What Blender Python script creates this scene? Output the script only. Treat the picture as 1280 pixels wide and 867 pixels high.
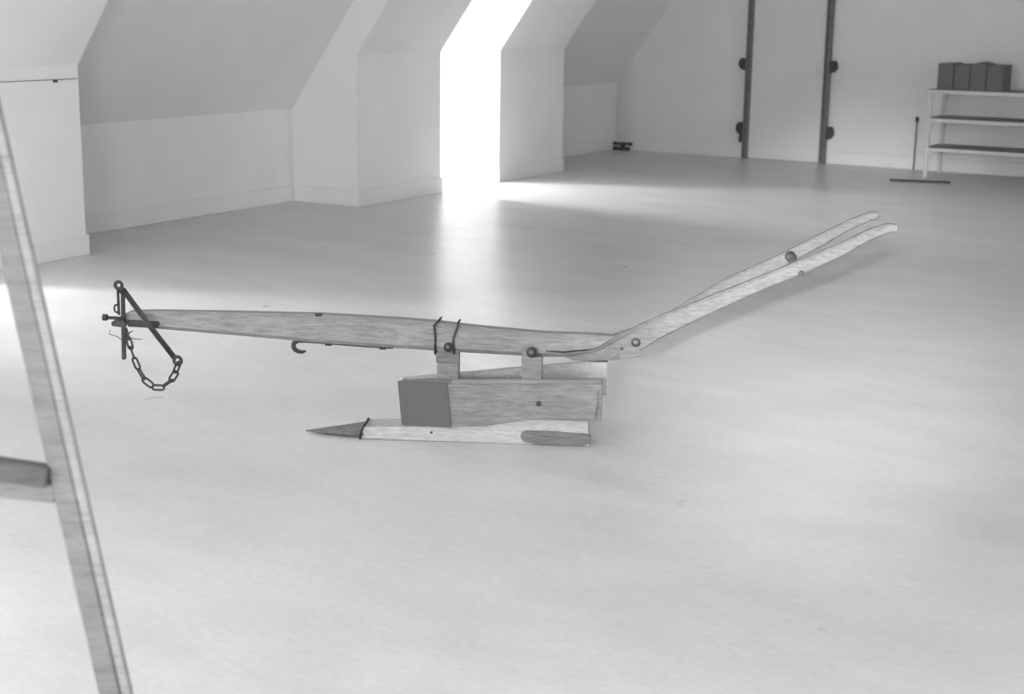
import bpy, bmesh, math, random
from mathutils import Vector, Matrix
random.seed(4)
for o in list(bpy.data.objects): bpy.data.objects.remove(o)
scene = bpy.context.scene
COL = scene.collection

# ------------------------------------------------------------------ camera
CAM_YAW, CAM_PITCH, CAM_ROLL, FPX = 0.53721, 0.22431, 0.014246, 1877.5
EYE = Vector((0, 0, 1.6))
fw = Vector((-math.sin(CAM_YAW)*math.cos(CAM_PITCH), math.cos(CAM_YAW)*math.cos(CAM_PITCH), -math.sin(CAM_PITCH)))
rt = Vector((math.cos(CAM_YAW), math.sin(CAM_YAW), 0))
up = rt.cross(fw)
cr, sr = math.cos(CAM_ROLL), math.sin(CAM_ROLL)
r2, u2 = cr*rt + sr*up, cr*up - sr*rt
cam_data = bpy.data.cameras.new('camera')
cam = bpy.data.objects.new('camera', cam_data); COL.objects.link(cam)
m3 = Matrix((r2, u2, -fw)).transposed()
cam.matrix_world = Matrix.Translation(EYE) @ m3.to_4x4()
cam_data.sensor_width = 36.0
cam_data.lens = FPX/1280*36
cam_data.clip_start = 0.05
cam_data.dof.use_dof = True
cam_data.dof.focus_distance = 5.35
cam_data.dof.aperture_fstop = 4.5
scene.camera = cam

# ------------------------------------------------------------------ light
scene.view_settings.view_transform = 'Standard'
scene.view_settings.look = 'None'
scene.view_settings.gamma = 1.0
scene.view_settings.use_curve_mapping = False
scene.view_settings.exposure = 0.0
world = bpy.data.worlds.new('overcast_sky'); scene.world = world
world.use_nodes = True
bg = world.node_tree.nodes['Background']
bg.inputs[0].default_value = (0.9, 0.9, 0.9, 1); bg.inputs[1].default_value = 3.0

# the attic: dormers repeat every 6.24 m along both long sides
XF, XR = -7.198, -7.847          # casing face, recessed knee wall
ZB, ZR, SLOPE = 1.193, 0.753, 1.374
CEIL = 2.9
YB, YFRONT = 15.414, -4.6
XMID = -1.2                      # ridge line, the right side mirrors the left
DORMER_W, CASE_W = 0.965, 1.195
DORMERS = [11.318, 5.078, -1.162]
XWIN = -8.78
SILL, HEAD = 0.42, 2.05
WIN_W = 0.42
WIN_OFF = -0.26                  # each window sits off centre, against the near cheek
LIGHT_LEFT = {11.318: 242, 5.078: 270, -1.162: 1150}
LIGHT_RIGHT = {11.318: 190, 5.078: 155, -1.162: 100}

def area(name, loc, roty, sx, sy, power):
    L = bpy.data.lights.new(name, 'AREA'); L.shape = 'RECTANGLE'; L.size = sx; L.size_y = sy; L.energy = power
    o = bpy.data.objects.new(name, L); COL.objects.link(o)
    o.location = loc; o.rotation_euler = (0, roty, 0)
    return o
for yc, pw in LIGHT_LEFT.items():
    area('window_daylight', (XWIN-0.16, yc+WIN_OFF, (SILL+HEAD)/2), -math.pi/2, HEAD-SILL, WIN_W, pw)
for yc, pw in LIGHT_RIGHT.items():
    area('window_daylight', (2*XMID-XWIN+0.16, yc+WIN_OFF, (SILL+HEAD)/2), math.pi/2, HEAD-SILL, WIN_W, pw)
# two unseen gable windows added behind the photographer to brighten the foreground
ADDED_GABLE_WINDOWS = [-3.6, 1.2]
GW, GSILL, GHEAD = 1.5, 0.95, 2.35
LIGHT_GABLE = 350
for xc in ADDED_GABLE_WINDOWS:
    o = area('window_daylight', (xc, YFRONT-0.19, (GSILL+GHEAD)/2), 0, GW, GHEAD-GSILL, LIGHT_GABLE)
    o.rotation_euler = (math.pi/2, 0, 0)
# two unseen roof lights added in the flat ceiling to brighten the near floor
ADDED_ROOF_LIGHTS = [(-3.3, 0.5), (0.9, 0.5)]
RLX, RLY = 1.1, 1.5
LIGHT_ROOF = 32
for xc, yc in ADDED_ROOF_LIGHTS:
    area('added_rooflight', (xc, yc, CEIL+0.26), 0, RLX, RLY, LIGHT_ROOF)
# added spotlight high behind the photographer, put in to cast the handles' floor shadow
SP = bpy.data.lights.new('added_shadow_spot', 'SPOT'); SP.energy = 8500; SP.shadow_soft_size = 0.09
SP.spot_size = math.radians(12.5); SP.spot_blend = 1.0
spo = bpy.data.objects.new('added_shadow_spot', SP); COL.objects.link(spo)
spo.location = (1.12, -4.0, 2.484)
aim = Vector((-2.72, 8.25, 0.0)) - Vector(spo.location)
spo.rotation_euler = aim.to_track_quat('-Z', 'Y').to_euler()

# ------------------------------------------------------------------ materials
def grey(v): return (v, v, v, 1)
def newmat(name):
    m = bpy.data.materials.new(name); m.use_nodes = True
    nt = m.node_tree; b = nt.nodes['Principled BSDF']
    return m, nt, b
def noise(nt, scale, detail=4, rough=0.55, vec=None, mapscale=None, rot=None):
    tc = nt.nodes.new('ShaderNodeTexCoord')
    mp = nt.nodes.new('ShaderNodeMapping')
    if mapscale: mp.inputs['Scale'].default_value = mapscale
    if rot: mp.inputs['Rotation'].default_value = rot
    nt.links.new(tc.outputs['Object'], mp.inputs[0])
    n = nt.nodes.new('ShaderNodeTexNoise')
    n.inputs['Scale'].default_value = scale; n.inputs['Detail'].default_value = detail; n.inputs['Roughness'].default_value = rough
    nt.links.new(mp.outputs[0], n.inputs['Vector'])
    return n
def ramp(nt, src, stops):
    r = nt.nodes.new('ShaderNodeValToRGB')
    e = r.color_ramp.elements
    while len(e) < len(stops): e.new(0.5)
    for k, (p, v) in enumerate(stops):
        e[k].position = p; e[k].color = grey(v)
    nt.links.new(src, r.inputs[0])
    return r
def bump(nt, b, src, strength, dist=0.01):
    bp = nt.nodes.new('ShaderNodeBump'); bp.inputs['Strength'].default_value = strength; bp.inputs['Distance'].default_value = dist
    nt.links.new(src, bp.inputs['Height']); nt.links.new(bp.outputs[0], b.inputs['Normal'])
def mul(nt, a, c):
    m = nt.nodes.new('ShaderNodeMixRGB'); m.blend_type = 'MULTIPLY'; m.inputs[0].default_value = 1
    nt.links.new(a, m.inputs[1]); nt.links.new(c, m.inputs[2])
    return m.outputs[0]

def plaster(name, v, rough=0.85):
    m, nt, b = newmat(name)
    n1 = noise(nt, 2.2, 5, 0.6); r1 = ramp(nt, n1.outputs[0], [(0.3, v*0.95), (0.7, v)])
    nt.links.new(r1.outputs[0], b.inputs['Base Color'])
    n2 = noise(nt, 60, 3); bump(nt, b, n2.outputs[0], 0.08, 0.004)
    b.inputs['Roughness'].default_value = rough
    return m
M_WALL = plaster('painted_plaster', 0.80)
M_BACK = plaster('painted_gable_plaster', 0.72)
M_BASE = plaster('painted_skirting', 0.78, 0.6)
M_DOOR = plaster('painted_door', 0.66, 0.5)

def floor_mat():
    m, nt, b = newmat('worn_grey_linoleum')
    n1 = noise(nt, 3.2, 6, 0.6, mapscale=(0.5, 1.0, 1), rot=(0, 0, 0.5)); r1 = ramp(nt, n1.outputs[0], [(0.3, 0.86), (0.7, 1.0)])
    n2 = noise(nt, 60, 4, 0.6, mapscale=(0.45, 1.0, 1), rot=(0, 0, 0.5)); r2_ = ramp(nt, n2.outputs[0], [(0.3, 0.90), (0.7, 1.0)])
    base = nt.nodes.new('ShaderNodeRGB'); base.outputs[0].default_value = grey(0.72)
    c = mul(nt, mul(nt, base.outputs[0], r1.outputs[0]), r2_.outputs[0])
    nt.links.new(c, b.inputs['Base Color'])
    n4 = noise(nt, 4, 2, 0.5)
    rr = ramp(nt, n4.outputs[0], [(0.2, 0.27), (0.8, 0.33)])
    nt.links.new(rr.outputs[0], b.inputs['Roughness'])
    n5 = noise(nt, 5.0, 3, 0.5, mapscale=(1, 1.0, 1)); bump(nt, b, n5.outputs[0], 0.06, 0.01)
    b.inputs['Specular IOR Level'].default_value = 0.12
    return m
M_FLOOR = floor_mat()

def wood(name, lo, hi, grain=1.0, rough=0.75):
    m, nt, b = newmat(name)
    n1 = noise(nt, 9, 6, 0.6, mapscale=(1.2, 9*grain, 9*grain))
    n2 = noise(nt, 45, 4, 0.6, mapscale=(0.5, 5, 5))
    n3 = noise(nt, 3.0, 3, 0.5)
    r1 = ramp(nt, n1.outputs[0], [(0.32, lo), (0.66, hi)])
    rb = ramp(nt, n2.outputs[0], [(0.30, 0.66), (0.52, 1.0)])
    rc = ramp(nt, n3.outputs[0], [(0.30, 0.86), (0.62, 1.0)])
    nt.links.new(mul(nt, mul(nt, r1.outputs[0], rb.outputs[0]), rc.outputs[0]), b.inputs['Base Color'])
    bump(nt, b, n2.outputs[0], 0.35, 0.004)
    b.inputs['Roughness'].default_value = rough
    return m
M_BEAM = wood('weathered_oak', 0.21, 0.32)
M_HANDLE = wood('dry_ash', 0.13, 0.185, 1.2)
M_SOLE = wood('bleached_sole_wood', 0.40, 0.53)
M_BOARD = wood('weathered_board_wood', 0.185, 0.265)
M_MOULD = wood('grey_mouldboard_wood', 0.44, 0.55)
M_DARKWOOD = wood('dark_worn_wood', 0.13, 0.21)
M_EASEL = wood('easel_softwood', 0.15, 0.20, 0.7)
M_EASEL_D = wood('easel_dark_bar', 0.07, 0.11, 0.7)
M_EASEL_M = wood('easel_mid_lath', 0.18, 0.23, 0.7)
M_EASEL_LIT = wood('easel_lit_side', 0.24, 0.30, 0.7)  # paler tone for the lit side of the easel leg

def metal(name, v, rough=0.55, met=0.5):
    m, nt, b = newmat(name)
    n = noise(nt, 40, 4); r = ramp(nt, n.outputs[0], [(0.3, v*0.6), (0.7, v*1.25)])
    nt.links.new(r.outputs[0], b.inputs['Base Color'])
    bump(nt, b, n.outputs[0], 0.3, 0.003)
    b.inputs['Roughness'].default_value = rough; b.inputs['Metallic'].default_value = met
    return m
M_IRON = metal('rusted_iron', 0.055)
M_IRONL = metal('worn_iron', 0.13, 0.5)
M_PLATE = plaster('sheet_iron', 0.10, 0.75)
M_SHARE = metal('share_iron', 0.17, 0.5, 0.3)
M_FRAME = metal('brown_painted_steel', 0.17, 0.5, 0.0)
M_KNOB = metal('black_fitting', 0.05, 0.6, 0.0)
M_SHELF = plaster('light_grey_enamel', 0.56, 0.45)
M_SHELFB = plaster('grey_shelf_board', 0.26, 0.5)
M_CARD = plaster('grey_card', 0.13, 0.8)
M_PAPER = plaster('loose_paper', 0.30, 0.8)
M_BRASS = metal('nickel_handle', 0.75, 0.3, 0.6)

def glass_mat():
    m, nt, b = newmat('window_glass')
    out = nt.nodes['Material Output']
    tr = nt.nodes.new('ShaderNodeBsdfTransparent'); gl = nt.nodes.new('ShaderNodeBsdfGlossy'); gl.inputs['Roughness'].default_value = 0.02
    mx = nt.nodes.new('ShaderNodeMixShader'); mx.inputs[0].default_value = 0.06
    nt.links.new(tr.outputs[0], mx.inputs[1]); nt.links.new(gl.outputs[0], mx.inputs[2]); nt.links.new(mx.outputs[0], out.inputs[0])
    return m
M_GLASS = glass_mat()

# ------------------------------------------------------------------ mesh helpers
def link(name, bm, mat, parent=None, smooth=False, bev=0.0, seg=1):
    bmesh.ops.recalc_face_normals(bm, faces=bm.faces)
    me = bpy.data.meshes.new(name); bm.to_mesh(me); bm.free()
    me.materials.append(mat)
    if smooth:
        for p in me.polygons: p.use_smooth = True
    o = bpy.data.objects.new(name, me); COL.objects.link(o)
    if parent: o.parent = parent
    if bev:
        bv = o.modifiers.new('bevel', 'BEVEL'); bv.width = bev; bv.segments = seg; bv.limit_method = 'ANGLE'; bv.angle_limit = math.radians(35)
    return o
def bx(bm, x0, x1, y0, y1, z0, z1):
    v = [bm.verts.new(p) for p in ((x0,y0,z0),(x1,y0,z0),(x1,y1,z0),(x0,y1,z0),(x0,y0,z1),(x1,y0,z1),(x1,y1,z1),(x0,y1,z1))]
    for f in ((0,3,2,1),(4,5,6,7),(0,1,5,4),(1,2,6,5),(2,3,7,6),(3,0,4,7)): bm.faces.new([v[i] for i in f])
def box(x0, x1, y0, y1, z0, z1):
    bm = bmesh.new(); bx(bm, x0, x1, y0, y1, z0, z1); return bm
def prism_y(bm, prof, y0, y1):
    """profile of (x,z) extruded along y"""
    a = [bm.verts.new((x, y0, z)) for x, z in prof]; b = [bm.verts.new((x, y1, z)) for x, z in prof]
    n = len(prof)
    bm.faces.new(a); bm.faces.new(b[::-1])
    for i in range(n): bm.faces.new((a[i], b[i], b[(i+1) % n], a[(i+1) % n]))
def prism(prof, y0, y1):
    bm = bmesh.new(); prism_y(bm, prof, y0, y1); return bm
def prism_z(bm, plan, z0, z1):
    a = [bm.verts.new((x, y, z0)) for x, y in plan]; b = [bm.verts.new((x, y, z1)) for x, y in plan]
    n = len(plan)
    bm.faces.new(a); bm.faces.new(b[::-1])
    for i in range(n): bm.faces.new((a[i], b[i], b[(i+1) % n], a[(i+1) % n]))
def tube(bm, pts, rad, n=8, closed=False):
    pts = [Vector(p) for p in pts]; N = len(pts)
    rads = rad if isinstance(rad, (list, tuple)) else [rad]*N
    rings = []; prev = None
    for i, p in enumerate(pts):
        if closed: d = pts[(i+1) % N] - pts[i-1]
        else: d = pts[min(i+1, N-1)] - pts[max(i-1, 0)]
        d.normalize()
        if prev is None:
            ref = Vector((0, 0, 1)) if abs(d.z) < 0.9 else Vector((1, 0, 0))
            a = d.cross(ref).normalized()
        else:
            a = prev - d*prev.dot(d); a.normalize()
        prev = a; b = d.cross(a)
        rings.append([bm.verts.new(p + (a*math.cos(2*math.pi*k/n) + b*math.sin(2*math.pi*k/n))*rads[i]) for k in range(n)])
    for i in range(N if closed else N-1):
        r0, r1 = rings[i], rings[(i+1) % N]
        for k in range(n): bm.faces.new((r0[k], r0[(k+1) % n], r1[(k+1) % n], r1[k]))
    if not closed: bm.faces.new(rings[0][::-1]); bm.faces.new(rings[-1])
def sweep(sections):
    """loft of octagonal-cornered rectangles; section = (x, ycentre, zlow, zhigh, width)"""
    bm = bmesh.new(); rings = []
    for x, yc, z0, z1, w in sections:
        c = min(w, z1-z0)*0.22; a, b = yc-w/2, yc+w/2
        rings.append([bm.verts.new((x, y, z)) for y, z in ((a,z0+c),(a+c,z0),(b-c,z0),(b,z0+c),(b,z1-c),(b-c,z1),(a+c,z1),(a,z1-c))])
    for r0, r1 in zip(rings, rings[1:]):
        for k in range(8): bm.faces.new((r0[k], r0[(k+1) % 8], r1[(k+1) % 8], r1[k]))
    bm.faces.new(rings[0]); bm.faces.new(rings[-1][::-1])
    return bm
def stud(x, y, z, r, h, n=12, tip=0.6):
    """domed bolt head pointing to -y"""
    bm = bmesh.new()
    tube(bm, [(x, y, z), (x, y-h*0.6, z), (x, y-h*0.9, z), (x, y-h, z)], [r, r, r*tip, r*0.25], n)
    return bm
def structure(o): o['kind'] = 'structure'; return o
def tag(o, label, cat, group=None):
    o['label'] = label; o['category'] = cat
    if group: o['group'] = group
    return o
def empty(name, loc, rz=0):
    o = bpy.data.objects.new(name, None); COL.objects.link(o); o.empty_display_size = 0.1
    o.location = loc; o.rotation_euler = (0, 0, rz); return o

# ------------------------------------------------------------------ the attic shell
XRF = 2*XMID - XF
structure(link('floor', box(-9.0, 2*XMID+9.0, YFRONT-0.15, YB+0.15, -0.12, 0.0), M_FLOOR))
bm = bmesh.new()
ry0, ry1 = ADDED_ROOF_LIGHTS[0][1]-RLY/2, ADDED_ROOF_LIGHTS[0][1]+RLY/2
bx(bm, -9.0, 2*XMID+9.0, YFRONT-0.15, ry0, CEIL, CEIL+0.22); bx(bm, -9.0, 2*XMID+9.0, ry1, YB+0.15, CEIL, CEIL+0.22)
xs = [-9.0] + [v for xc, _ in ADDED_ROOF_LIGHTS for v in (xc-RLX/2, xc+RLX/2)] + [2*XMID+9.0]
for k in range(0, len(xs), 2): bx(bm, xs[k], xs[k+1], ry0, ry1, CEIL, CEIL+0.22)
structure(link('ceiling', bm, M_WALL))
structure(link('wall_back', box(-9.0, 2*XMID+9.0, YB, YB+0.15, 0, CEIL), M_BACK))
bm = bmesh.new()
xs = [-9.0] + [v for xc in ADDED_GABLE_WINDOWS for v in (xc-GW/2, xc+GW/2)] + [2*XMID+9.0]
for k in range(0, len(xs), 2): bx(bm, xs[k], xs[k+1], YFRONT-0.15, YFRONT, 0, CEIL)
for xc in ADDED_GABLE_WINDOWS:
    bx(bm, xc-GW/2, xc+GW/2, YFRONT-0.15, YFRONT, 0, GSILL); bx(bm, xc-GW/2, xc+GW/2, YFRONT-0.15, YFRONT, GHEAD, CEIL)
structure(link('wall_front', bm, M_WALL))
XO = -8.93
case_prof = [(XO, 0), (XF, 0), (XF, ZB), (XF+(CEIL-ZB)/SLOPE, CEIL), (XO, CEIL)]
rec_prof = [(XR-0.15, 0), (XR, 0), (XR, ZR), (XR+(CEIL-ZR)/SLOPE, CEIL), (XR-0.15, CEIL)]
DH = 2.25
dc_prof = [(XO, DH), (XF+(DH-ZB)/SLOPE, DH), (XF+(CEIL-ZB)/SLOPE, CEIL), (XO, CEIL)]
BH, BT = 0.132, 0.016           # skirting height and thickness
wn = 0
for side in ('left', 'right'):
    mir = (lambda pr: [(2*XMID - x, z) for x, z in pr]) if side == 'right' else (lambda pr: pr)
    fx = (lambda x: 2*XMID - x) if side == 'right' else (lambda x: x)
    # recessed knee walls and slopes between the casings
    edges = []
    for yc in DORMERS:
        edges.append((yc-DORMER_W/2-CASE_W, yc-DORMER_W/2)); edges.append((yc+DORMER_W/2, yc+DORMER_W/2+CASE_W))
    edges.sort()
    bays = []; last = YFRONT
    for k, (a, b) in enumerate(edges):
        if k % 2 == 0: bays.append((last, a))
        last = b
    bays.append((last, YB))
    bm = bmesh.new()
    for a, b in bays: prism_y(bm, mir(rec_prof), a-0.02, b+0.02)
    wall = structure(link('wall_'+side, bm, M_WALL))
    for a, b in edges: link('roof_casing', prism(mir(case_prof), a, b), M_WALL, wall)
    for yc in DORMERS: link('dormer_ceiling', prism(mir(dc_prof), yc-DORMER_W/2-0.01, yc+DORMER_W/2+0.01), M_WALL, wall)
    # skirting boards
    bm = bmesh.new()
    for a, b in bays:
        x0, x1 = sorted((fx(XR), fx(XR+BT))); bx(bm, x0, x1, a, b, 0, BH)
    for k, (a, b) in enumerate(edges):
        x0, x1 = sorted((fx(XF), fx(XF+BT))); bx(bm, x0, x1, a-BT, b+BT, 0, BH)
        xi = (XR, XF) if True else None
        if k % 2 == 0: s_rec, s_dor = (a-BT, a), (b, b+BT)
        else: s_rec, s_dor = (b, b+BT), (a-BT, a)
        x0, x1 = sorted((fx(XR+BT), fx(XF))); bx(bm, x0, x1, s_rec[0], s_rec[1], 0, BH)
        x0, x1 = sorted((fx(XWIN), fx(XF))); bx(bm, x0, x1, s_dor[0], s_dor[1], 0, BH)
    structure(link('baseboard_'+side, bm, M_BASE, bev=0.004))
    # dormer windows
    for yc in DORMERS:
        wn += 1
        w = structure(empty('window_%d' % wn, (fx(XWIN), yc, 0)))
        sg = -1 if side == 'left' else 1
        def wb(name, d0, d1, y0, y1, z0, z1, mat):
            x0, x1 = sorted((sg*d0, sg*d1)); return link(name, box(x0, x1, y0, y1, z0, z1), mat, w)
        hw = DORMER_W/2
        w0, w1 = WIN_OFF-WIN_W/2, WIN_OFF+WIN_W/2
        wb('breast_wall', 0, 0.14, -hw, hw, 0, SILL-0.03, M_WALL)
        wb('lintel', 0, 0.14, -hw, hw, HEAD, DH, M_WALL)
        wb('reveal', 0, 0.14, -hw, w0, SILL-0.03, HEAD, M_WALL)
        wb('reveal', 0, 0.14, w1, hw, SILL-0.03, HEAD, M_WALL)
        wb('window_sill', -0.04, 0.14, max(w0-0.03, -hw), w1+0.03, SILL-0.03, SILL, M_BASE)
        for ya in (w0, w1-0.025): wb('window_frame', 0.05, 0.10, ya, ya+0.025, SILL, HEAD, M_BASE)
        for za in (SILL, 1.42, HEAD-0.03): wb('window_frame', 0.05, 0.10, w0+0.025, w1-0.025, za, za+0.03, M_BASE)
        for za, zb_ in ((SILL+0.03, 1.42), (1.45, HEAD-0.03)): wb('window_pane', 0.073, 0.077, w0+0.025, w1-0.025, za, zb_, M_GLASS)
for xc in ADDED_GABLE_WINDOWS:  # frames and panes of the added gable windows
    wn += 1
    w = structure(empty('window_%d' % wn, (xc, YFRONT, 0)))
    h = GW/2
    link('window_sill', box(-h, h, -0.14, 0.04, GSILL, GSILL+0.03), M_BASE, w)
    for x in (-h, h-0.05): link('window_frame', box(x, x+0.05, -0.11, -0.05, GSILL+0.03, GHEAD), M_BASE, w)
    for z in (GSILL+0.03, GHEAD-0.05): link('window_frame', box(-h+0.05, h-0.05, -0.11, -0.05, z, z+0.05), M_BASE, w)
    link('mullion', box(-0.02, 0.02, -0.10, -0.06, GSILL+0.08, GHEAD-0.05), M_BASE, w)
    for x in (-h+0.05, 0.02): link('window_pane', box(x, x+h-0.07, -0.082, -0.078, GSILL+0.08, GHEAD-0.05), M_GLASS, w)
for xc, yc in ADDED_ROOF_LIGHTS:  # frames and panes of the added roof lights
    wn += 1
    w = structure(empty('window_%d' % wn, (xc, yc, CEIL)))
    h, g = RLX/2, RLY/2
    for x in (-h, h-0.05): link('window_frame', box(x, x+0.05, -g, g, 0.08, 0.14), M_BASE, w)
    for y in (-g, g-0.05): link('window_frame', box(-h+0.05, h-0.05, y, y+0.05, 0.08, 0.14), M_BASE, w)
    link('window_pane', box(-h+0.05, h-0.05, -g+0.05, g-0.05, 0.108, 0.112), M_GLASS, w)
bm = bmesh.new()
bx(bm, XR+BT, -6.30, YB-BT, YB, 0, BH); bx(bm, -5.31, 2*XMID-XR-BT, YB-BT, YB, 0, BH)
structure(link('baseboard_back', bm, M_BACK, bev=0.004))
# dark shadow-gap rail across the near casing
tr = structure(link('trim_1', box(XF-0.002, XF+0.003, 6.28-0.72, 6.742, 1.108, 1.1125), M_FRAME))
link('hook', box(XF, XF+0.03, 6.55, 6.562, 1.094, 1.108), M_KNOB, tr)

# ------------------------------------------------------------------ gable door between two dark steel posts
door = structure(empty('door_1', (-5.81, YB, 0)))
link('door_panel', box(-0.415, 0.415, -0.03, 0.0, 0.01, 2.12), M_DOOR, door, bev=0.004)
for sx in (-1, 1):
    cx = sx*0.437
    bm = bmesh.new(); bx(bm, cx-0.034, cx+0.034, -0.030, 0, 0, 2.2)
    post = link('door_post', bm, M_FRAME, door, bev=0.003)
    link('post_rib', box(cx-0.034, cx-0.018, -0.055, -0.030, 0, 2.2), M_FRAME, post)
    link('post_rib', box(cx+0.020, cx+0.034, -0.055, -0.030, 0, 2.2), M_FRAME, post)
    for z, h in ((1.012, 0.115), (0.325, 0.125)):
        zz = z if sx < 0 else z
        bm = bmesh.new()
        xo = cx+sx*0.034
        pr = [(xo, zz-h*0.62), (xo+sx*0.045, zz-h*0.5), (xo+sx*0.075, zz-h*0.15), (xo+sx*0.07, zz+h*0.25), (xo+sx*0.05, zz+h*0.5), (xo, zz+h*0.5)]
        prism_y(bm, pr, -0.075, 0.0)
        link('door_clamp', bm, M_KNOB, door, bev=0.006, seg=2)
    if sx < 0:
        link('door_clamp', box(cx-0.034-0.045, cx-0.034, -0.05, 0, 0.17, 0.25), M_KNOB, door, bev=0.01, seg=2)
link('door_head', box(-0.471, 0.471, -0.05, 0, 2.2, 2.27), M_FRAME, door)
hd = link('door_handle', box(0.318, 0.334, -0.075, -0.058, 0.875, 1.0), M_BRASS, door, bev=0.004)
link('handle_plate', box(0.306, 0.372, -0.036, -0.03, 0.93, 1.09), M_DOOR, hd)
link('handle_foot', box(0.32, 0.332, -0.06, -0.03, 0.96, 0.985), M_BRASS, hd)

# ------------------------------------------------------------------ pipe stubs low in the far corner
pp = empty('pipe_stub', (-7.72, YB-0.07, 0.0))
tag(pp, 'pair of short dark pipes with valve caps low in the far corner', 'pipes')
for z, x0, x1 in ((0.075, -0.10, 0.10), (0.02, -0.10, 0.07)):
    bm = bmesh.new(); tube(bm, [(x0, 0, z), (x1, 0, z)], 0.014, 10); link('pipe', bm, M_IRONL, pp, True)
    for x in (x0, x1):
        bm = bmesh.new(); tube(bm, [(x-0.018, 0, z), (x+0.018, 0, z)], 0.02, 10); link('valve_cap', bm, M_KNOB, pp)
link('pipe_bracket', box(-0.012, 0.012, -0.01, 0.053, 0.0, 0.09), M_KNOB, pp)

# ------------------------------------------------------------------ shelf unit with file boxes
sx0, sx1, sy0, sy1 = -4.125, -2.55, 14.78, 15.32
sh = empty('metal_shelf_unit', (sx0, sy0, 0))
tag(sh, 'light grey open shelf unit with three boards against the gable wall', 'shelf')
W, D = sx1-sx0, sy1-sy0
for lx in (0.0, W-0.035):
    for ly in (0.0, D-0.035):
        bm = bmesh.new(); bx(bm, lx, lx+0.035, ly, ly+0.035, 0, 0.835)
        link('leg', bm, M_SHELF, sh, bev=0.003)
        # corner gussets under each board
        for z in (0.825, 0.55, 0.265):
            d = 1 if lx == 0 else -1
            x_in = lx+0.035 if lx == 0 else lx
            bm = bmesh.new(); prism_y(bm, [(x_in, z), (x_in+d*0.09, z), (x_in+d*0.05, z-0.03), (x_in+d*0.02, z-0.06), (x_in, z-0.12)], ly+0.012, ly+0.020)
            link('gusset', bm, M_SHELF, sh)
for z in (0.825, 0.55, 0.265):
    b = link('shelf_board', box(-0.012, W+0.012, -0.012, D+0.012, z+0.006, z+0.022), M_SHELFB, sh)
    link('edge_rail', box(-0.014, W+0.014, -0.020, -0.012, z-0.012, z+0.022), M_SHELF, b)
    link('edge_rail', box(-0.014, W+0.014, D+0.012, D+0.020, z-0.012, z+0.022), M_SHELF, b)
names = ['leftmost grey file box on the top shelf, at its end', 'second grey file box from the end of the top shelf',
         'third grey file box on the top shelf, with papers bulging out', 'fourth grey file box from the end of the top shelf, rightmost']
for k in range(4):
    bxo = empty('file_box', (-4.055+0.1555*k, 14.80, 0.848))
    tag(bxo, names[k], 'box', 'file boxes on the top shelf')
    w, d, h = 0.148, 0.34, 0.243 - (0.006 if k % 2 else 0)
    bm = bmesh.new()
    for q in ((0, w, 0, 0.006, 0, h), (0, 0.006, 0.006, d, 0, h), (w-0.006, w, 0.006, d, 0, h), (0.006, w-0.006, d-0.006, d, 0, h), (0.006, w-0.006, 0.006, d-0.006, 0, 0.006)): bx(bm, *q)
    link('box_body', bm, M_CARD, bxo)
    link('papers', box(0.012, w-0.012, 0.02, d-0.02, 0.006, h-0.03), M_PAPER, bxo)
    bm = bmesh.new(); prism_y(bm, [(-0.001, h), (w+0.001, h), (w+0.001, h+0.01), (w*0.5, h+(0.03 if k == 2 else 0.012)), (-0.001, h+0.008)], 0.0, d); link('lid_flap', bm, M_CARD, bxo)

# thin rod leaning on the gable wall
bm = bmesh.new(); tube(bm, [(0, 0, 0.004), (-0.01, 0.04, 0.25), (-0.02, 0.075, 0.50)], 0.009, 8)
rod = link('leaning_rod', bm, M_FRAME, None, True); rod.location = (-4.37, 15.30, 0)
tag(rod, 'thin dark rod with a knob leaning on the gable wall beside the shelf', 'rod')
bm = bmesh.new(); tube(bm, [(-0.02, 0.075, 0.485), (-0.021, 0.078, 0.50), (-0.023, 0.080, 0.53), (-0.023, 0.081, 0.54)], [0.010, 0.017, 0.015, 0.006], 10); link('knob', bm, M_KNOB, rod, True)
# flat bar on the floor in front of the shelf
bm = bmesh.new(); bx(bm, -0.28, 0.28, -0.045, 0.045, 0, 0.016)
bar = link('flat_bar', bm, M_KNOB, None, bev=0.004); bar.location = (-4.01, 14.29, 0); bar.rotation_euler.z = 0.28
tag(bar, 'flat dark metal bar lying on the floor before the shelf legs', 'bar')

# ------------------------------------------------------------------ the plough (local x along the beam, -y towards the photographer)
pl = empty('wooden_plough', (-3.246, 4.373, 0), math.atan2(0.457, 0.889))
tag(pl, 'old wooden plough with long beam, twin handles and hitch chain standing on the floor', 'plough')
# sole
bm = bmesh.new()
prof = [(-0.01, 0.002), (-0.01, 0.048), (0.12, 0.054), (0.257, 0.060), (0.40, 0.070), (0.48, 0.082), (0.555, 0.098), (0.65, 0.106), (0.838, 0.110), (0.846, 0.0), (0.5, 0.0)]
prism_y(bm, prof, 0.0, 0.115); link('sole', bm, M_SOLE, pl, bev=0.005, seg=2)
bm = bmesh.new()
prof = [(0.600, 0.012), (0.588, 0.03), (0.594, 0.050), (0.612, 0.056), (0.72, 0.055), (0.835, 0.050), (0.848, 0.042), (0.848, 0.016), (0.825, 0.002), (0.66, 0.001)]
prism_y(bm, prof, -0.006, 0.02); link('heel_plate', bm, M_DARKWOOD, pl, bev=0.004, seg=2)
bm = stud(0.255, 0.0, 0.036, 0.005, 0.003, 8); link('nail', bm, M_IRON, pl)
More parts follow.
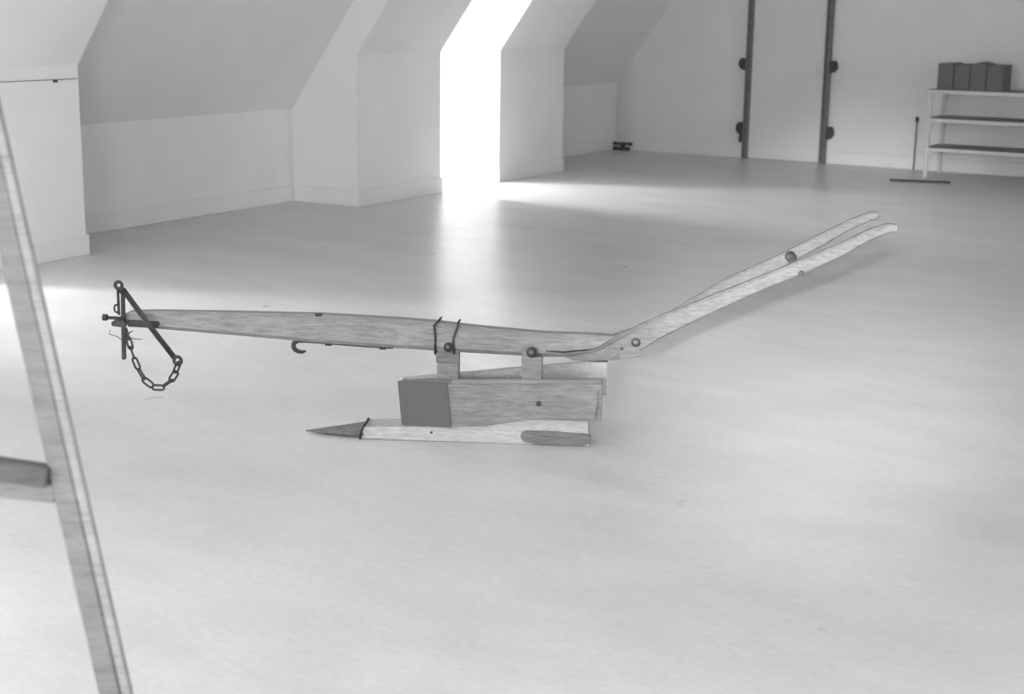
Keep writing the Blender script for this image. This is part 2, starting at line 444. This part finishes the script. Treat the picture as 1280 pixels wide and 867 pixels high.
# share: forged point with a socket wrapped round the sole
bm = bmesh.new()
secs = [(-0.232, 0.055, 0.010, 0.014, 0.006), (-0.16, 0.055, 0.004, 0.024, 0.05), (-0.08, 0.055, 0.001, 0.036, 0.09), (0.0, 0.055, 0.0, 0.050, 0.122)]
rings = []
for x, yc, z0, z1, w in secs:
    zm = z0+(z1-z0)*0.45
    rings.append([bm.verts.new(p) for p in ((x, yc-w/2, zm), (x, yc-w*0.35, z0), (x, yc+w*0.35, z0), (x, yc+w/2, zm), (x, yc+w*0.18, z1), (x, yc-w*0.18, z1))])
for a, b in zip(rings, rings[1:]):
    for k in range(6): bm.faces.new((a[k], a[(k+1) % 6], b[(k+1) % 6], b[k]))
bm.faces.new(rings[0]); bm.faces.new(rings[-1][::-1])
share = link('share', bm, M_SHARE, pl, bev=0.002)
bm = bmesh.new(); tube(bm, [(-0.014, -0.006, 0.003), (-0.010, -0.007, 0.03), (-0.002, -0.005, 0.052), (0.004, 0.02, 0.056), (0.004, 0.09, 0.056), (-0.002, 0.118, 0.05), (-0.012, 0.12, 0.003)], 0.0045, 8); link('socket_rim', bm, M_IRON, share, True)
# landside block: long near face, blunt front
plan = [(0.128, 0.012), (0.315, -0.030), (0.890, -0.030), (0.890, 0.055), (0.60, 0.060), (0.20, 0.066), (0.135, 0.050)]
bm = bmesh.new()
def zlo(x): 
    pts = [(0.10, 0.062), (0.315, 0.068), (0.46, 0.074), (0.52, 0.086), (0.60, 0.102), (0.70, 0.106), (0.89, 0.103)]
    for (a, za), (b, zb_) in zip(pts, pts[1:]):
        if a <= x <= b: return za + (zb_-za)*(x-a)/(b-a)
    return pts[-1][1]
def zhi(x): return 0.226 + (x-0.128)*0.030
near = [(0.318, -0.03)] + [(x, -0.03) for x in (0.40, 0.46, 0.49, 0.52, 0.56, 0.60, 0.65, 0.70, 0.80, 0.888)]
farl = [(x, 0.06) for x, _ in near]
rings = []
for (x, y), (x2, y2) in zip(near, farl):
    lean = 0.012*(1 if x < 0.33 else 0)
    rings.append([bm.verts.new(p) for p in ((x+lean, y, zlo(x)), (x2+lean, y2, zlo(x)), (x2, y2, zhi(x)), (x, y, zhi(x)))])
first = [bm.verts.new(p) for p in ((0.146, 0.010, 0.062), (0.150, 0.055, 0.062), (0.136, 0.055, 0.226), (0.132, 0.010, 0.226))]
rings.insert(0, first)
for a, b in zip(rings, rings[1:]):
    for k in range(4): bm.faces.new((a[k], a[(k+1) % 4], b[(k+1) % 4], b[k]))
bm.faces.new(rings[0]); bm.faces.new(rings[-1][::-1])
land = link('landside_block', bm, M_BOARD, pl, bev=0.006, seg=2)
bm = stud(0.655, -0.03, 0.168, 0.010, 0.004, 10); link('nail', bm, M_IRON, land)
bm = bmesh.new()
c0 = [(0.142, 0.006, 0.060), (0.332, -0.037, 0.067), (0.316, -0.037, 0.2335), (0.127, 0.006, 0.2275)]
c1 = [(x+0.001, y+0.006, z) for x, y, z in c0]
A_ = [bm.verts.new(p) for p in c0]; B_ = [bm.verts.new(p) for p in c1]
bm.faces.new(A_); bm.faces.new(B_[::-1])
for k in range(4): bm.faces.new((A_[k], B_[k], B_[(k+1) % 4], A_[(k+1) % 4]))
link('front_plate', bm, M_PLATE, land)
bm = bmesh.new(); tube(bm, [(0.862, -0.033, 0.115), (0.872, -0.033, 0.17), (0.872, -0.033, 0.225)], 0.0035, 6); link('crack', bm, M_DARKWOOD, land)
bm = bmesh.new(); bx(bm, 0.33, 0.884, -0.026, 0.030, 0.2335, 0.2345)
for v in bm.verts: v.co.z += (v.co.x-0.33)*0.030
link('lit_top_strip', bm, M_SOLE, land)  # pale strip paints the light on the block's top face
# mouldboard on the far side
bm = bmesh.new()
a = [(0.14, 0.048), (0.905, 0.335), (0.893, 0.368), (0.128, 0.080)]
lo, hi = [0.075, 0.112, 0.112, 0.075], [0.226, 0.252, 0.252, 0.226]
A_ = [bm.verts.new((x, y, z)) for (x, y), z in zip(a, lo)]; B_ = [bm.verts.new((x, y, z)) for (x, y), z in zip(a, hi)]
bm.faces.new(A_); bm.faces.new(B_[::-1])
for k in range(4): bm.faces.new((A_[k], B_[k], B_[(k+1) % 4], A_[(k+1) % 4]))
link('mouldboard', bm, M_MOULD, pl, bev=0.004, seg=2)
bm = bmesh.new(); tube(bm, [(0.82, 0.05, 0.15), (0.82, 0.32, 0.16)], 0.015, 8); link('spreader', bm, M_DARKWOOD, pl)
# standards rising from the sole into the beam
bm = bmesh.new(); prism_y(bm, [(0.268, 0.07), (0.346, 0.07), (0.352, 0.345), (0.268, 0.345)], 0.055, 0.105); s1 = link('standard', bm, M_BOARD, pl, bev=0.004)
link('standard_plate', box(0.265, 0.353, 0.050, 0.056, 0.292, 0.332), M_DARKWOOD, s1, bev=0.002)
bm = bmesh.new(); prism_y(bm, [(0.584, 0.10), (0.663, 0.10), (0.663, 0.326), (0.625, 0.330), (0.600, 0.352), (0.586, 0.352)], 0.040, 0.100); link('standard', bm, M_BOARD, pl, bev=0.004)
# beam
topl = [(-0.935, 0.432), (-0.90, 0.450), (-0.776, 0.455), (-0.472, 0.458), (-0.170, 0.459), (0.100, 0.451), (0.265, 0.442), (0.429, 0.427), (0.666, 0.412), (0.86, 0.410), (0.965, 0.404)]
bot = [(-0.935, 0.410), (-0.90, 0.393), (-0.778, 0.386), (-0.473, 0.369), (-0.170, 0.350), (0.100, 0.340), (0.265, 0.333), (0.429, 0.328), (0.666, 0.322), (0.86, 0.325), (0.965, 0.345)]
wid = [0.05, 0.062, 0.068, 0.072, 0.076, 0.078, 0.08, 0.08, 0.08, 0.08, 0.075]
beam = link('beam', sweep([(x, 0.092, b[1], z, w) for (x, z), b, w in zip(topl, bot, wid)]), M_BEAM, pl)
bm = bmesh.new(); tube(bm, [(-0.19, 0.066, 0.459), (-0.165, 0.066, 0.460)], 0.006, 6); link('knot', bm, M_IRON, beam)
bm = bmesh.new(); tube(bm, [(0.675, 0.052, 0.348), (0.74, 0.0515, 0.346), (0.86, 0.0505, 0.362)], [0.002, 0.0045, 0.002], 6); link('crack', bm, M_IRON, beam)
# wire lashings
for x, lean, zb_ in ((0.262, 0.004, 0.329), (0.333, -0.012, 0.329)):
    bm = bmesh.new()
    zt = 0.444 if x < 0.3 else 0.437
    tube(bm, [(x, 0.047, zb_), (x+lean*0.3, 0.046, 0.385), (x-lean, 0.047, zt-0.008), (x+0.012, 0.060, zt+0.006), (x+0.014, 0.124, zt+0.005), (x+0.006, 0.138, zt-0.01), (x, 0.137, zb_), (x, 0.12, zb_-0.006), (x, 0.06, zb_-0.006)], 0.0042, 8, closed=True)
    link('wire_lashing', bm, M_IRON, pl, True)
for x, z, r, mt, y in ((0.311, 0.353, 0.017, M_IRONL, 0.052), (0.623, 0.345, 0.020, M_IRONL, 0.042)):
    b = link('bolt', stud(x, y, z, r, 0.016), M_IRON, pl)
    link('nut', stud(x, y-0.013, z+0.002, r*0.5, 0.006, 8), mt, b)
# hook under the beam
bm = bmesh.new()
hp = [(0.10, 0.085, 0.337), (0.0, 0.085, 0.341), (-0.12, 0.085, 0.347), (-0.205, 0.085, 0.352)]
cx, cz, R = -0.250, 0.333, 0.023
for k in range(9):
    an = math.radians(80 + k*28); hp.append((cx+R*1.3*math.cos(an), 0.085, cz+R*math.sin(an)))
tube(bm, hp, [0.005, 0.006, 0.006, 0.007] + [0.0095]*6 + [0.008, 0.007, 0.004], 8); hk = link('draft_hook', bm, M_IRON, pl, True)
for x, z in ((-0.145, 0.346), (0.06, 0.337)):
    bm = bmesh.new(); tube(bm, [(x-0.012, 0.085, z), (x+0.012, 0.085, z)], 0.009, 8); link('rivet', bm, M_IRON, hk)

# handles: (s, low, high, offset towards the photographer)
near_h = [(0.770, 0.326, 0.338), (0.86, 0.326, 0.366), (0.94, 0.334, 0.416), (1.02, 0.364, 0.464), (1.10, 0.420, 0.506), (1.18, 0.466, 0.542), (1.26, 0.511, 0.580), (1.43, 0.604, 0.660), (1.59, 0.681, 0.737), (1.715, 0.748, 0.799), (1.80, 0.806, 0.849), (1.865, 0.838, 0.873), (1.895, 0.845, 0.871), (1.902, 0.850, 0.866)]
def off_n(s): return -0.03 + 0.15*min(max(s-0.9, 0), 1.1)
def off_f(s): return -0.13 - 0.15*min(max(s-0.9, 0), 1.1)
secs = []
for s_, a, b in near_h:
    wd = 0.042 - 0.008*max(0, s_-1.2)
    secs.append((s_, -off_n(s_)+0.020, a, b, wd if s_ < 1.9 else wd*0.6))
hn = link('handle', sweep(secs), M_HANDLE, pl)
far_h = [(0.80, 0.326, 0.350), (0.94, 0.338, 0.405), (1.02, 0.362, 0.430), (1.084, 0.395, 0.457), (1.23, 0.483, 0.545), (1.353, 0.560, 0.618), (1.512, 0.634, 0.690), (1.60, 0.682, 0.735), (1.70, 0.739, 0.788), (1.79, 0.793, 0.833), (1.868, 0.828, 0.864), (1.895, 0.835, 0.862), (1.902, 0.840, 0.856)]
secs = [(s_, -off_f(s_)-0.010+0.021, a, b, (0.040-0.007*max(0, s_-1.2))*(1 if s_ < 1.9 else 0.6)) for s_, a, b in far_h]
hf = link('handle', sweep(secs), M_HANDLE, pl)
# worn cheek clamping the handles to the beam tail
bm = bmesh.new()
prism_y(bm, [(0.742, 0.337), (0.80, 0.345), (0.865, 0.364), (0.93, 0.400), (1.0, 0.440), (1.026, 0.402), (1.030, 0.350), (1.024, 0.346), (0.93, 0.330), (0.85, 0.323), (0.78, 0.324)], 0.012, 0.030)
ck = link('handle_cheek', bm, M_DARKWOOD, pl, bev=0.003)
for x, z, r in ((0.922, 0.357, 0.021), (1.005, 0.400, 0.017)):
    b = link('bolt', stud(x, 0.013, z, r, 0.012), M_DARKWOOD if r > 0.02 else M_IRON, pl)
    if r < 0.02: link('nut', stud(x, 0.004, z, 0.010, 0.006, 8), M_IRONL, b)
bm = stud(0.955, 0.012, 0.376, 0.006, 0.003, 8); link('nail', bm, M_IRON, ck)
bm = bmesh.new(); tube(bm, [(0.765, 0.009, 0.345), (0.865, 0.007, 0.369), (0.95, 0.0, 0.424), (1.02, -0.008, 0.467), (1.09, -0.018, 0.503)], [0.001, 0.003, 0.003, 0.0025, 0.001], 6); link('crack', bm, M_DARKWOOD, hn)
link('shadow_strip', box(0.835, 0.905, 0.05, 0.12, 0.312, 0.324), M_IRON, pl)  # dark strip in place of the thin shadow under the beam tail
# cross rod between the handles with an iron collar
bm = bmesh.new(); tube(bm, [(1.578, -0.075, 0.684), (1.566, 0.24, 0.706)], 0.008, 8); rd = link('cross_rod', bm, M_IRONL, pl, True)
link('bolt', stud(1.579, -0.071, 0.686, 0.010, 0.012, 8), M_KNOB, rd)
bm = bmesh.new(); tube(bm, [(1.572, 0.150, 0.700), (1.571, 0.165, 0.701), (1.569, 0.195, 0.703), (1.568, 0.215, 0.704)], [0.013, 0.019, 0.020, 0.015], 10); link('collar', bm, M_KNOB, rd, True)

# hitch: vertical pin, eye, slanting rod, chain
def hs(u, v): return (-0.921 + (u-155)*0.00307, 0.276 + (447-v)*0.00309)
def ring(bm, c, R, r, axis='y', sq=1.0, n=14):
    pts = []
    for k in range(n):
        a = 2*math.pi*k/n; q = (R*math.cos(a), R*sq*math.sin(a))
        pts.append((c[0]+q[0], c[1], c[2]+q[1]) if axis == 'y' else (c[0]+q[0]*0.3, c[1]+q[0], c[2]+q[1]))
    tube(bm, pts, r, 8, closed=True)
YH = 0.045
bm = bmesh.new(); a, b = hs(157.5, 361), hs(155.5, 449)
prism_y(bm, [(a[0]-0.007, a[1]), (a[0]+0.008, a[1]), (b[0]+0.008, b[1]+0.006), (b[0]+0.004, b[1]), (b[0]-0.006, b[1]), (b[0]-0.008, b[1]+0.006)], YH-0.005, YH+0.007)
pin = link('hitch_pin', bm, M_IRON, pl, bev=0.003)
c = hs(152.8, 356.5); bm = bmesh.new(); ring(bm, (c[0], YH, c[1]), 0.013, 0.0065); link('pin_eye', bm, M_IRON, pin, True)
bm = bmesh.new(); a, b = hs(153, 361), hs(153.5, 392); tube(bm, [(a[0], YH-0.012, a[1]), (b[0]-0.001, YH-0.014, b[1])], 0.0055, 8); link('hitch_loop', bm, M_IRON, pl, True)
c = hs(151.3, 384); bm = bmesh.new(); ring(bm, (c[0], YH-0.02, c[1]), 0.009, 0.004, sq=1.6); link('hitch_loop', bm, M_IRON, pl, True)
bm = bmesh.new(); a, b = hs(159.5, 361), hs(223, 443)
for o_ in (-0.005, 0.005):
    tube(bm, [(a[0]+o_*0.8, YH-0.012, a[1]+o_*0.6), ((a[0]+b[0])/2+o_*0.8, YH-0.03, (a[1]+b[1])/2+o_*0.6), (b[0]+o_*0.8, YH-0.035, b[1]+o_*0.6)], 0.0058, 8)
hr = link('hitch_rod', bm, M_IRON, pl, True)
c = hs(159, 363); bm = bmesh.new(); ring(bm, (c[0], YH-0.010, c[1]), 0.009, 0.006); link('rod_eye', bm, M_IRON, hr, True)
c = hs(226, 445.5); bm = bmesh.new(); ring(bm, (c[0], YH-0.035, c[1]), 0.014, 0.0065, sq=1.1); link('rod_eye', bm, M_IRON, hr, True)
# strap and horizontal bolt on the beam nose
bm = bmesh.new(); a, b = hs(161, 400), hs(201, 408.5); prism_y(bm, [(a[0], b[1]), (b[0]-0.01, b[1]-0.002), (b[0], b[1]+0.012), (b[0]-0.004, a[1]-0.002), (a[0], a[1])], 0.055, 0.064); link('nose_strap', bm, M_IRON, pl, bev=0.002)
bm = bmesh.new(); a = hs(141, 406); prism_y(bm, [(a[0], a[1]-0.006), (a[0]+0.045, a[1]-0.010), (a[0]+0.055, a[1]+0.024), (a[0]+0.03, a[1]+0.018), (a[0]-0.002, a[1]+0.010)], 0.050, 0.13); link('nose_tip', bm, M_IRON, pl, bev=0.004)
bm = bmesh.new(); a, b = hs(135.5, 396), hs(160, 397); tube(bm, [(a[0], YH-0.012, a[1]), (b[0], YH-0.008, b[1])], 0.0065, 8)
bt = link('nose_bolt', bm, M_IRON, pl, True)
bm = bmesh.new(); tube(bm, [(a[0]-0.008, YH-0.012, a[1]+0.001), (a[0]+0.008, YH-0.012, a[1])], 0.013, 8); link('nut', bm, M_IRON, bt)
bm = bmesh.new()
wire = [hs(*q) for q in ((142, 411), (140.5, 416), (150, 419), (157, 424), (163, 419), (171, 421), (181, 422))]
tube(bm, [(x, YH-0.015-0.004*(k % 2), z) for k, (x, z) in enumerate(wire)], 0.0016, 6); link('binding_wire', bm, M_IRON, pl, True)
bm = bmesh.new()
wire = [hs(*q) for q in ((158, 398), (163, 404), (158, 409), (164, 413), (160, 418), (170, 411))]
tube(bm, [(x, YH-0.018-0.004*(k % 2), z) for k, (x, z) in enumerate(wire)], 0.0025, 6); link('binding_wire', bm, M_IRON, pl, True)
# chain
chain = empty('chain', (0, 0, 0)); chain.parent = pl
cpx = [(162.5, 415), (165.5, 426.5), (168.5, 438), (173.2, 451.5), (179.2, 464.3), (187.2, 474.6), (200, 480.3), (212.2, 474), (220.2, 465.2), (225, 453.5)]
tw = [0.9, 0.25, 1.2, 0.2, 0.75, -0.7, 0.25, 1.25, 0.2, 0.9]
def link_mesh():
    bm = bmesh.new(); pts = []
    L, R = 0.0135, 0.0100
    for k in range(7): an = -math.pi/2 + math.pi*k/6; pts.append((L + R*math.cos(an), 0, R*math.sin(an)))
    for k in range(7): an = math.pi/2 + math.pi*k/6; pts.append((-L + R*math.cos(an), 0, R*math.sin(an)))
    tube(bm, pts, 0.0042, 7, closed=True)
    bmesh.ops.recalc_face_normals(bm, faces=bm.faces)
    me = bpy.data.meshes.new('chain_link'); bm.to_mesh(me); bm.free(); me.materials.append(M_IRON)
    for p in me.polygons: p.use_smooth = True
    return me
LM = link_mesh()
cpos = [Vector((hs(*q)[0], YH-0.018-0.002*k, hs(*q)[1])) for k, q in enumerate(cpx)]
for k, c in enumerate(cpos):
    d = cpos[min(k+1, len(cpos)-1)] - cpos[max(k-1, 0)]; d.normalize()
    yv = Vector((0, 1, 0)); zv = d.cross(yv).normalized(); yv = zv.cross(d)
    R = Matrix((d, yv, zv)).transposed().to_4x4() @ Matrix.Rotation(tw[k], 4, 'X')
    o = bpy.data.objects.new('chain_link', LM); COL.objects.link(o); o.parent = chain
    o.matrix_local = Matrix.Translation(c) @ R

# ------------------------------------------------------------------ wooden easel at the left edge (local x to the right, y away)
dirf = Vector((fw.x, fw.y, 0)).normalized()
eb = Vector((0, 0, 0)) + dirf*2.3 - rt*0.853
es = empty('wooden_easel', (eb.x, eb.y, 0), CAM_YAW)
tag(es, 'bare wooden easel with slanting legs and crossbars at the left edge', 'easel')
def bar3(name, p, q, w, d, mat, lift=True):
    p, q = Vector(p), Vector(q); ax = (q-p).normalized()
    yv = Vector((0, 1, 0)); xv = (yv - ax*yv.dot(ax)).normalized(); zv = ax.cross(xv)
    bm = bmesh.new(); vs = []
    for c in (p, q):
        vs.append([bm.verts.new(c + zv*a*w/2 + xv*b*d/2) for a, b in ((-1,-1),(1,-1),(1,1),(-1,1))])
    for k in range(4): bm.faces.new((vs[0][k], vs[0][(k+1) % 4], vs[1][(k+1) % 4], vs[1][k]))
    bm.faces.new(vs[0][::-1]); bm.faces.new(vs[1])
    return link(name, bm, mat, es, bev=0.003)
bar3('leg', (0.272, 0, 0.005), (0.012, 0, 1.62), 0.036, 0.022, M_EASEL)
bar3('lit_edge_strip', (0.272+0.0265, -0.004, 0.03), (0.012+0.0265, -0.004, 1.60), 0.0165, 0.014, M_EASEL_LIT)  # pale strip stands in for the leg's lit side face
bar3('leg', (-0.278, 0, 0.005), (-0.018, 0, 1.62), 0.036, 0.046, M_EASEL)
bar3('leg', (-0.25, 0.62, 0.005), (-0.03, 0.04, 1.60), 0.036, 0.046, M_EASEL)
bar3('crossbar', (-0.135, -0.010, 0.892), (0.118, -0.010, 0.855), 0.034, 0.03, M_EASEL_D)
bar3('crossbar', (-0.138, 0.010, 0.848), (0.122, 0.010, 0.822), 0.034, 0.02, M_EASEL_M)
link('head_block', box(-0.06, 0.06, -0.02, 0.05, 1.58, 1.68), M_EASEL, es, bev=0.004)
